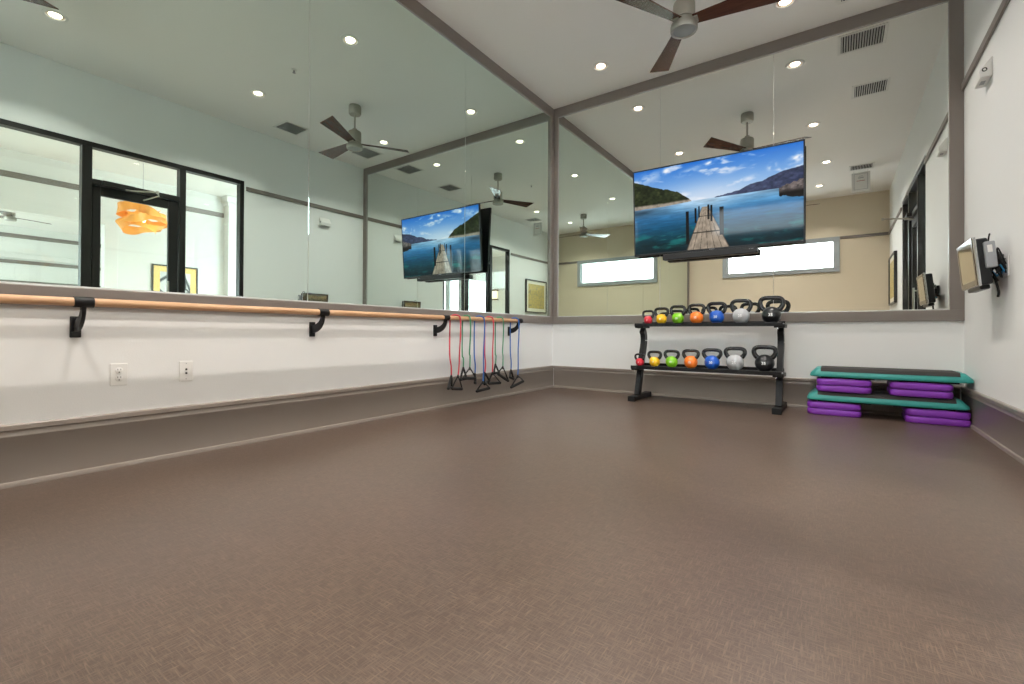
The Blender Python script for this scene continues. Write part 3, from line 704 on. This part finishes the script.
bm = bmesh.new(); bx(bm, -.085, -.03, -.065, -.01, .115, .165, .006); tube(bm, [(-.07, -.04, .14), (-.02, -.09, .14)], .014, 12); bx(bm, -.03, -.006, -.13, -.06, .09, .20, .004); sub('mounting_arm', bm, M['black'])
sub('wall_plate', box(-.007, -.0005, -.215, -.120, .055, .185, bev=.003), M['whiteplastic'])
rnd = random.Random(4)
for k in range(11):
    a = Vector((-.070+rnd.random()*.01, -.19+rnd.random()*.14, .08+rnd.random()*.14)); b = Vector((-.012, -.20+rnd.random()*.07, .07+rnd.random()*.10))
    m1 = (a+b)/2+Vector((rnd.uniform(-.01, .01), rnd.uniform(-.05, .03), rnd.uniform(-.08, .06))); m2 = (a+b)/2+Vector((rnd.uniform(-.02, .01), rnd.uniform(-.04, .04), rnd.uniform(-.06, .08)))
    m1.x = min(m1.x, -.02); m2.x = min(m2.x, -.02)
    bm = bmesh.new(); tube(bm, catmull([a, m1, m2, b], 8), .0042, 8)
    sub('cable', bm, M['rubber'] if k % 5 else mat('blue_cable_jacket', (.03, .25, .5), .4))
bm = bmesh.new(); tube(bm, catmull([(-.085, -.16, .26), (-.083, -.18, .315), (-.075, -.15, .33), (-.075, -.12, .30), (-.08, -.13, .24)], 8), .004, 8); sub('cable', bm, M['rubber']); bm = bmesh.new(); tube(bm, catmull([(-.05, -.14, .05), (-.045, -.17, 0), (-.04, -.18, -.045), (-.042, -.17, -.07)], 6), .007, 8)
sub('cable_bundle', bm, M['rubber'])

# ------------------------------------------------------------------ kettlebell rack
rk = thing('kettlebell_rack', 'black two-tier steel rack carrying kettlebells in front of the mirror wall', 'rack', (1.95, -.36, 0))
RX = (-.635, .69)
for sx in RX:
    bm = bmesh.new(); bx(bm, sx-.035, sx+.035, -.27, .25, .004, .052, .004); ft = obj('foot', bm, M['black'], rk)
    for yy in (-.262, .242):
        bm = bmesh.new(); bx(bm, sx-.038, sx+.038, yy-.012, yy+.012, 0, .055, .003); obj('foot_cap', bm, M['rubber'], ft)
    path = catmull([(-.085, .05), (-.030, .22), (.035, .42), (.100, .58), (.112, .65), (.095, .715), (.060, .752)], 7)
    L_, R_ = [], []
    for i, p in enumerate(path):
        a = path[max(i-1, 0)]; b = path[min(i+1, len(path)-1)]; d = (b-a).normalized() if isinstance(a, Vector) else None
        n = Vector((-d[1], d[0])); L_.append((p[0]+n[0]*.036, p[1]+n[1]*.036)); R_.append((p[0]-n[0]*.036, p[1]-n[1]*.036))
    bm = bmesh.new(); prism(bm, L_+R_[::-1], 0, sx-.026, sx+.026); ps = obj('post', bm, M['black'], rk)
    bm = bmesh.new(); bx(bm, sx-.0265, sx+.0265, .079, .151, .628, .638); o = obj('post_stripe', bm, M['whiteplastic'], ps)
for z, y0, y1 in ((.802, -.060, .190), (.352, -.170, .095)):
    bm = bmesh.new(); bx(bm, -.68, .718, y0, y1, z, z+.010, .002, 1); tr = obj('shelf', bm, M['black'], rk)
    bm = bmesh.new(); bx(bm, -.68, .718, y0-.006, y0, z-.018, z+.018, .002, 1); obj('front_lip', bm, M['black'], tr)
    bm = bmesh.new(); bx(bm, -.68, .718, y1, y1+.006, z-.014, z+.036, .002, 1); obj('rear_lip', bm, M['black'], tr)
    for sx in RX:
        bm = bmesh.new(); bx(bm, sx-.045, sx+.045, y0+.01, y1-.02, z-.032, z, .003, 1); obj('shelf_bracket', bm, M['black'], tr)
        bm = bmesh.new(); tube(bm, [(sx-.02, y0+.05, z-.045), (sx-.02, y0+.05, z-.03)], .009, 8); obj('bolt', bm, M['chrome'], tr)
    bm = bmesh.new(); bx(bm, .7185, .724, y0+.02, y0+.085, z-.03, z+.012, .002, 1); obj('end_cap', bm, M['greyplastic'], tr)

def text_bm(s, size, depth=.0008):
    cu = bpy.data.curves.new('t', 'FONT'); cu.body = s; cu.size = size; cu.align_x = 'CENTER'; cu.align_y = 'CENTER'; cu.extrude = depth; cu.offset = size*.02
    o = bpy.data.objects.new('t', cu); COL.objects.link(o)
    dg = bpy.context.evaluated_depsgraph_get(); me = bpy.data.meshes.new_from_object(o.evaluated_get(dg))
    bm = bmesh.new(); bm.from_mesh(me); bpy.data.objects.remove(o); bpy.data.curves.remove(cu); bpy.data.meshes.remove(me); return bm
def make_kettlebell(col, D, HT, HW, num, label, group, loc):
    """D ball diameter, HT total height, HW handle outer width"""
    t = thing('kettlebell', label, 'kettlebell', loc, group=group); r = D/2
    zc = r*.93
    prof = [(0, 0), (r*.42, 0), (r*.50, r*.02)]
    for k in range(1, 20):
        a = -PI/2+.60+(PI-.60)*k/19; prof.append((r*math.cos(a) if k < 19 else 0, zc+r*math.sin(a)))
    bm = bmesh.new(); lathe(bm, prof, 40); body = obj('body', bm, KC[col], t)
    tr = max(.0085, HW*.088); hw = HW/2-tr; ztop = HT-tr; z0 = zc+r*.50; zs = zc+r*.80
    P = [(-r*.55, 0, z0), (-hw*.80, 0, zs), (-hw*.985, 0, zs+(ztop-zs)*.40), (-hw*.93, 0, zs+(ztop-zs)*.78), (-hw*.62, 0, ztop-.002), (0, 0, ztop), (hw*.62, 0, ztop-.002), (hw*.93, 0, zs+(ztop-zs)*.78), (hw*.985, 0, zs+(ztop-zs)*.40), (hw*.80, 0, zs), (r*.55, 0, z0)]
    Q = catmull(P, 6); n = len(Q); rs = [tr*(1+.22*abs(2*i/(n-1)-1)**3) for i in range(n)]
    bm = bmesh.new(); tube(bm, Q, rs, 14); obj('handle', bm, M['iron'], t)
    if col != 'black':
        bm = bmesh.new()
        for s in (-1, 1):
            a = Vector((s*r*.52, 0, zc+r*.45)); b = Vector((s*(r*.60+hw*.80)/2, 0, (z0+zs)/2+.002)); tube(bm, [a, (a+b)/2, b], [tr*1.55, tr*1.5, tr*1.32], 14)
        obj('collar', bm, KC[col], body)
    bm = text_bm(num, D*.23)
    for v in bm.verts:       # wrap the number onto the ball
        x, y, d = v.co.x, v.co.y, v.co.z; rr = r+.0006+d
        a, e = x/r, y/r+.02; v.co = Vector((rr*math.sin(a)*math.cos(e), -rr*math.cos(a)*math.cos(e), zc+rr*math.sin(e)))
    obj('weight_mark', bm, M['mark'], body, smooth=False)
    return t
cols = ['red', 'yellow', 'green', 'orange', 'blue', 'grey', 'black']; nums = ['5', '8', '10', '15', '20', '25', '35']
cw = ['small red', 'yellow', 'lime green', 'orange', 'blue', 'grey', 'large black']
top = [(1.380, .092, .155, .138), (1.525, .112, .182, .164), (1.697, .122, .200, .172), (1.886, .132, .210, .180), (2.080, .140, .222, .198), (2.304, .154, .242, .208), (2.565, .166, .262, .232)]
bot = [(1.338, .085, .135, .120), (1.499, .108, .168, .158), (1.676, .120, .182, .168), (1.866, .130, .192, .176), (2.067, .140, .206, .194), (2.275, .156, .226, .206), (2.525, .164, .246, .220)]
for i, c in enumerate(cols):
    x, D, HT, HW = top[i]
    make_kettlebell(c, D, HT, HW, nums[i], f'{cw[i]} kettlebell on the upper tier of the rack', 'kettlebells on the upper tier', (x, -.30, .8125))
    x, D, HT, HW = bot[i]
    make_kettlebell(c, D, HT, HW, nums[i], f'{cw[i]} kettlebell on the lower tier of the rack', 'kettlebells on the lower tier', (x, -.445, .3625))

# ------------------------------------------------------------------ aerobic steps and risers
def make_riser(label, loc):
    t = thing('step_riser', label, 'step riser', loc, group='purple step risers'); h = .0565; a = .176
    bm = bmesh.new()
    n = 10; rc = .05; out = []
    for sx, sy, a0 in ((1, 1, 0), (-1, 1, PI/2), (-1, -1, PI), (1, -1, 1.5*PI)):
        for k in range(n+1): q = a0+PI/2*k/n; out.append((sx*(a-rc)+rc*math.cos(q), sy*(a-rc)+rc*math.sin(q)))
    prof = [(-.012, .0), (-.004, .004), (0, .014), (0, h-.016), (-.004, h-.006), (-.012, h-.002)]
    rings = [[bm.verts.new((x*(1+d/a)*1.11, y*(1+d/a), z)) for x, y in out] for d, z in prof]
    for A, B in zip(rings, rings[1:]):
        for k in range(len(out)): k2 = (k+1) % len(out); bm.faces.new((A[k], A[k2], B[k2], B[k]))
    bm.faces.new(rings[0][::-1]); bm.faces.new(rings[-1]); body = obj('block', bm, M['purple'], t)
    bm = bmesh.new(); bx(bm, -.07, .07, -a*.93, -a*.80, h-.004, h+.0015, .002); bx(bm, -.07, .07, a*.80, a*.93, h-.004, h+.0015, .002); bx(bm, -.13, -.08, -.13, .13, h-.004, h+.0015, .002); bx(bm, .08, .13, -.13, .13, h-.004, h+.0015, .002); obj('locating_rib', bm, M['purple'], body)
    return t
def make_step(label, loc):
    t = thing('aerobic_step', label, 'exercise step', loc, group='teal aerobic step platforms')
    def ring(bm, ax, ay, rc, z, n=7):
        out = []
        for sx, sy, a0 in ((1, 1, 0), (-1, 1, PI/2), (-1, -1, PI), (1, -1, 1.5*PI)):
            for k in range(n+1): q = a0+PI/2*k/n; out.append(bm.verts.new((sx*(ax-rc)+rc*math.cos(q), sy*(ay-rc)+rc*math.sin(q), z)))
        return out
    bm = bmesh.new()
    R = [ring(bm, .512, .170, .05, .018), ring(bm, .527, .180, .05, .014), ring(bm, .532, .184, .05, .022), ring(bm, .528, .181, .05, .042), ring(bm, .488, .160, .04, .083), ring(bm, .479, .153, .035, .088)]
    for A, B in zip(R, R[1:]):
        for k in range(len(A)): k2 = (k+1) % len(A); bm.faces.new((A[k], A[k2], B[k2], B[k]))
    bm.faces.new(R[0][::-1]); bm.faces.new(R[-1]); obj('platform', bm, M['teal'], t)
    bm = bmesh.new(); prism(bm, [(-.172, .060), (-.1755, .061), (-.1625, .0865), (-.154, .0915), (.154, .0915), (.1625, .0865), (.1755, .061), (.172, .060), (.150, .080), (-.150, .080)], 0, -.450, .450); obj('tread_mat', bm, M['grip'], t)
    for sx in (-1, 1):
        bm = bmesh.new(); bx(bm, sx*.26-.19, sx*.26+.19, -.155, .155, .0, .020, .006); obj('foot', bm, M['rubber'], t)
    bm = bmesh.new(); bx(bm, -.07, .07, -.13, .13, .004, .018, .004); obj('underside_rib', bm, M['rubber'], t)
    return t
SYc = -.222
Z1 = .0565*2+.003
make_step('teal step platform with black mat, lower of the two in the corner stack', (3.385, SYc-.004, Z1))
Z2 = Z1+.0925; Z3 = Z2+.0565*2+.003
make_step('teal step platform with black mat, topmost of the corner stack', (3.408, SYc, Z3))
for x, z, l in ((3.050, 0, 'purple riser on the floor under the rack side of the lower step platform'), (3.050, .0576, 'purple riser stacked second from the floor on the rack side'),
             (3.728, 0, 'purple riser on the floor under the wall side of the lower step platform'), (3.728, .0576, 'purple riser stacked second from the floor on the wall side'),
             (3.120, Z2, 'purple riser lying on the lower step platform, rack side, bottom of its pair'), (3.120, Z2+.0576, 'purple riser right under the top step platform, rack side'),
             (3.628, Z2, 'purple riser lying on the lower step platform, wall side, bottom of its pair'), (3.628, Z2+.0576, 'purple riser right under the top step platform, wall side')):
    make_riser(l, (x, SYc-.008, z))

# ------------------------------------------------------------------ pictures
def art_mat(name, bgc, fgc, scale, kind='noise'):
    m = bpy.data.materials.new(name); m.use_nodes = True; N, K = nodes(m); b = N['Principled BSDF']; b.inputs['Roughness'].default_value = .6
    tc = N.new('ShaderNodeTexCoord')
    if kind == 'noise':
        n = N.new('ShaderNodeTexWave'); n.inputs['Scale'].default_value = scale; n.inputs['Distortion'].default_value = 6; n.wave_type = 'RINGS'
    else:
        n = N.new('ShaderNodeTexVoronoi'); n.inputs['Scale'].default_value = scale; n.feature = 'DISTANCE_TO_EDGE'
    K.new(tc.outputs['Object'], n.inputs['Vector']); cr = N.new('ShaderNodeValToRGB')
    cr.color_ramp.elements[0].color = (*fgc, 1); cr.color_ramp.elements[1].color = (*bgc, 1); cr.color_ramp.elements[0].position = .02; cr.color_ramp.elements[1].position = .35 if kind == 'noise' else .06
    K.new(n.outputs[0], cr.inputs[0]); K.new(cr.outputs[0], b.inputs['Base Color']); return m
t = thing('framed_picture', 'framed golden patterned artwork on the door wall beyond the glass door', 'picture', (W, -5.84, 1.28))
def pic(t, hw, hh, art, fm, fw=.03, mw=.09, d=.05):
    bm = bmesh.new()
    for q in ((-hw, hw, 0, fw), (-hw, hw, 2*hh-fw, 2*hh), (-hw, -hw+fw, fw, 2*hh-fw), (hw-fw, hw, fw, 2*hh-fw)): bx(bm, -d, -.001, q[0], q[1], q[2], q[3], .004, 1)
    obj('frame', bm, fm, t); obj('mat_board', box(-d+.02, -.002, -hw+fw-.002, hw-fw+.002, fw-.002, 2*hh-fw+.002), M['matboard'], t)
    obj('artwork', box(-d+.017, -d+.021, -hw+fw+mw, hw-fw-mw, fw+mw, 2*hh-fw-mw), art, t)
pic(t, .54, .46, art_mat('golden_damask_print', lin(188, 166, 98), lin(138, 130, 108), 9, 'v'), M['pictureframe'])
t = thing('framed_picture', 'black framed abstract drawing with gold border on the lobby wall', 'picture', (XA, -1.52, 1.20))
pic(t, .40, .42, art_mat('abstract_line_print', lin(205, 205, 205), lin(60, 60, 64), 2.2, 'v'), M['pictureframe'], .025, .11, .04)
for ch in t.children:
    if ch.name.startswith('mat_board'): ch.data.materials.clear(); ch.data.materials.append(mat('gold_mat_board', lin(222, 190, 118), .6))

# ------------------------------------------------------------------ pendant of bent veneer in the lobby
t = thing('pendant_lamp', 'orange pendant lamp of twisted wood veneer bands hanging beyond the glass door', 'pendant lamp', (6.84, -2.41, H))
bm = bmesh.new(); lathe(bm, [(0, 0), (.075, 0), (.075, -.02), (.02, -.03), (0, -.03)], 28); obj('canopy', bm, M['whiteplastic'], t)
bm = bmesh.new(); tube(bm, [(0, 0, -.02), (0, 0, -.98)], .004, 8); obj('cord', bm, M['greyplastic'], t)
ven = bpy.data.materials.new('lit_wood_veneer'); ven.use_nodes = True; N, K = nodes(ven); b = N['Principled BSDF']
b.inputs['Base Color'].default_value = (.80, .34, .06, 1); b.inputs['Roughness'].default_value = .5; b.inputs['Emission Color'].default_value = (1, .36, .06, 1); b.inputs['Emission Strength'].default_value = .16
for j in range(3):
    bm = bmesh.new(); n = 96; pts, dirs = [], []
    for k in range(n):
        a = 2*PI*k/n; ph = j*2.1
        r = .245+.05*math.sin(3*a+ph); z = -.88-.125*j+.055*math.sin(2*a+ph*1.3)
        pts.append((r*math.cos(a), r*math.sin(a)*1.15, z)); tw = .88*math.sin(2*a+ph)
        dirs.append(Vector((math.cos(a)*math.sin(tw), math.sin(a)*math.sin(tw), math.cos(tw))))
    ribbon(bm, pts, dirs, .15, .003, closed=True); obj('veneer_band', bm, ven, t, ang=60)
bm = bmesh.new(); lathe(bm, [(0, .05), (.03, .04), (.05, 0), (.03, -.05), (0, -.06)], 20, (0, 0, -1.0)); obj('bulb', bm, mat('warm_bulb', (1, .8, .6), .4, emis=(1, .72, .40), es=8), t)
# sconce
t = thing('wall_sconce', 'square lit wall sconce with two dark bars on the lobby wall', 'wall lamp', (7.75, LY0, 2.17))
bm = bmesh.new(); bx(bm, -.10, .10, .02, .12, -.20, .20, .01); obj('shade', bm, mat('warm_sconce_shade', (.9, .8, .65), .5, emis=(1, .80, .52), es=1.6), t)
bm = bmesh.new(); bx(bm, -.15, .15, .001, .15, -.20, -.15, .005); bx(bm, -.15, .15, .001, .15, .15, .20, .005); obj('band', bm, mat('bronze_band', (.14, .08, .045), .4, metal=.5), t)
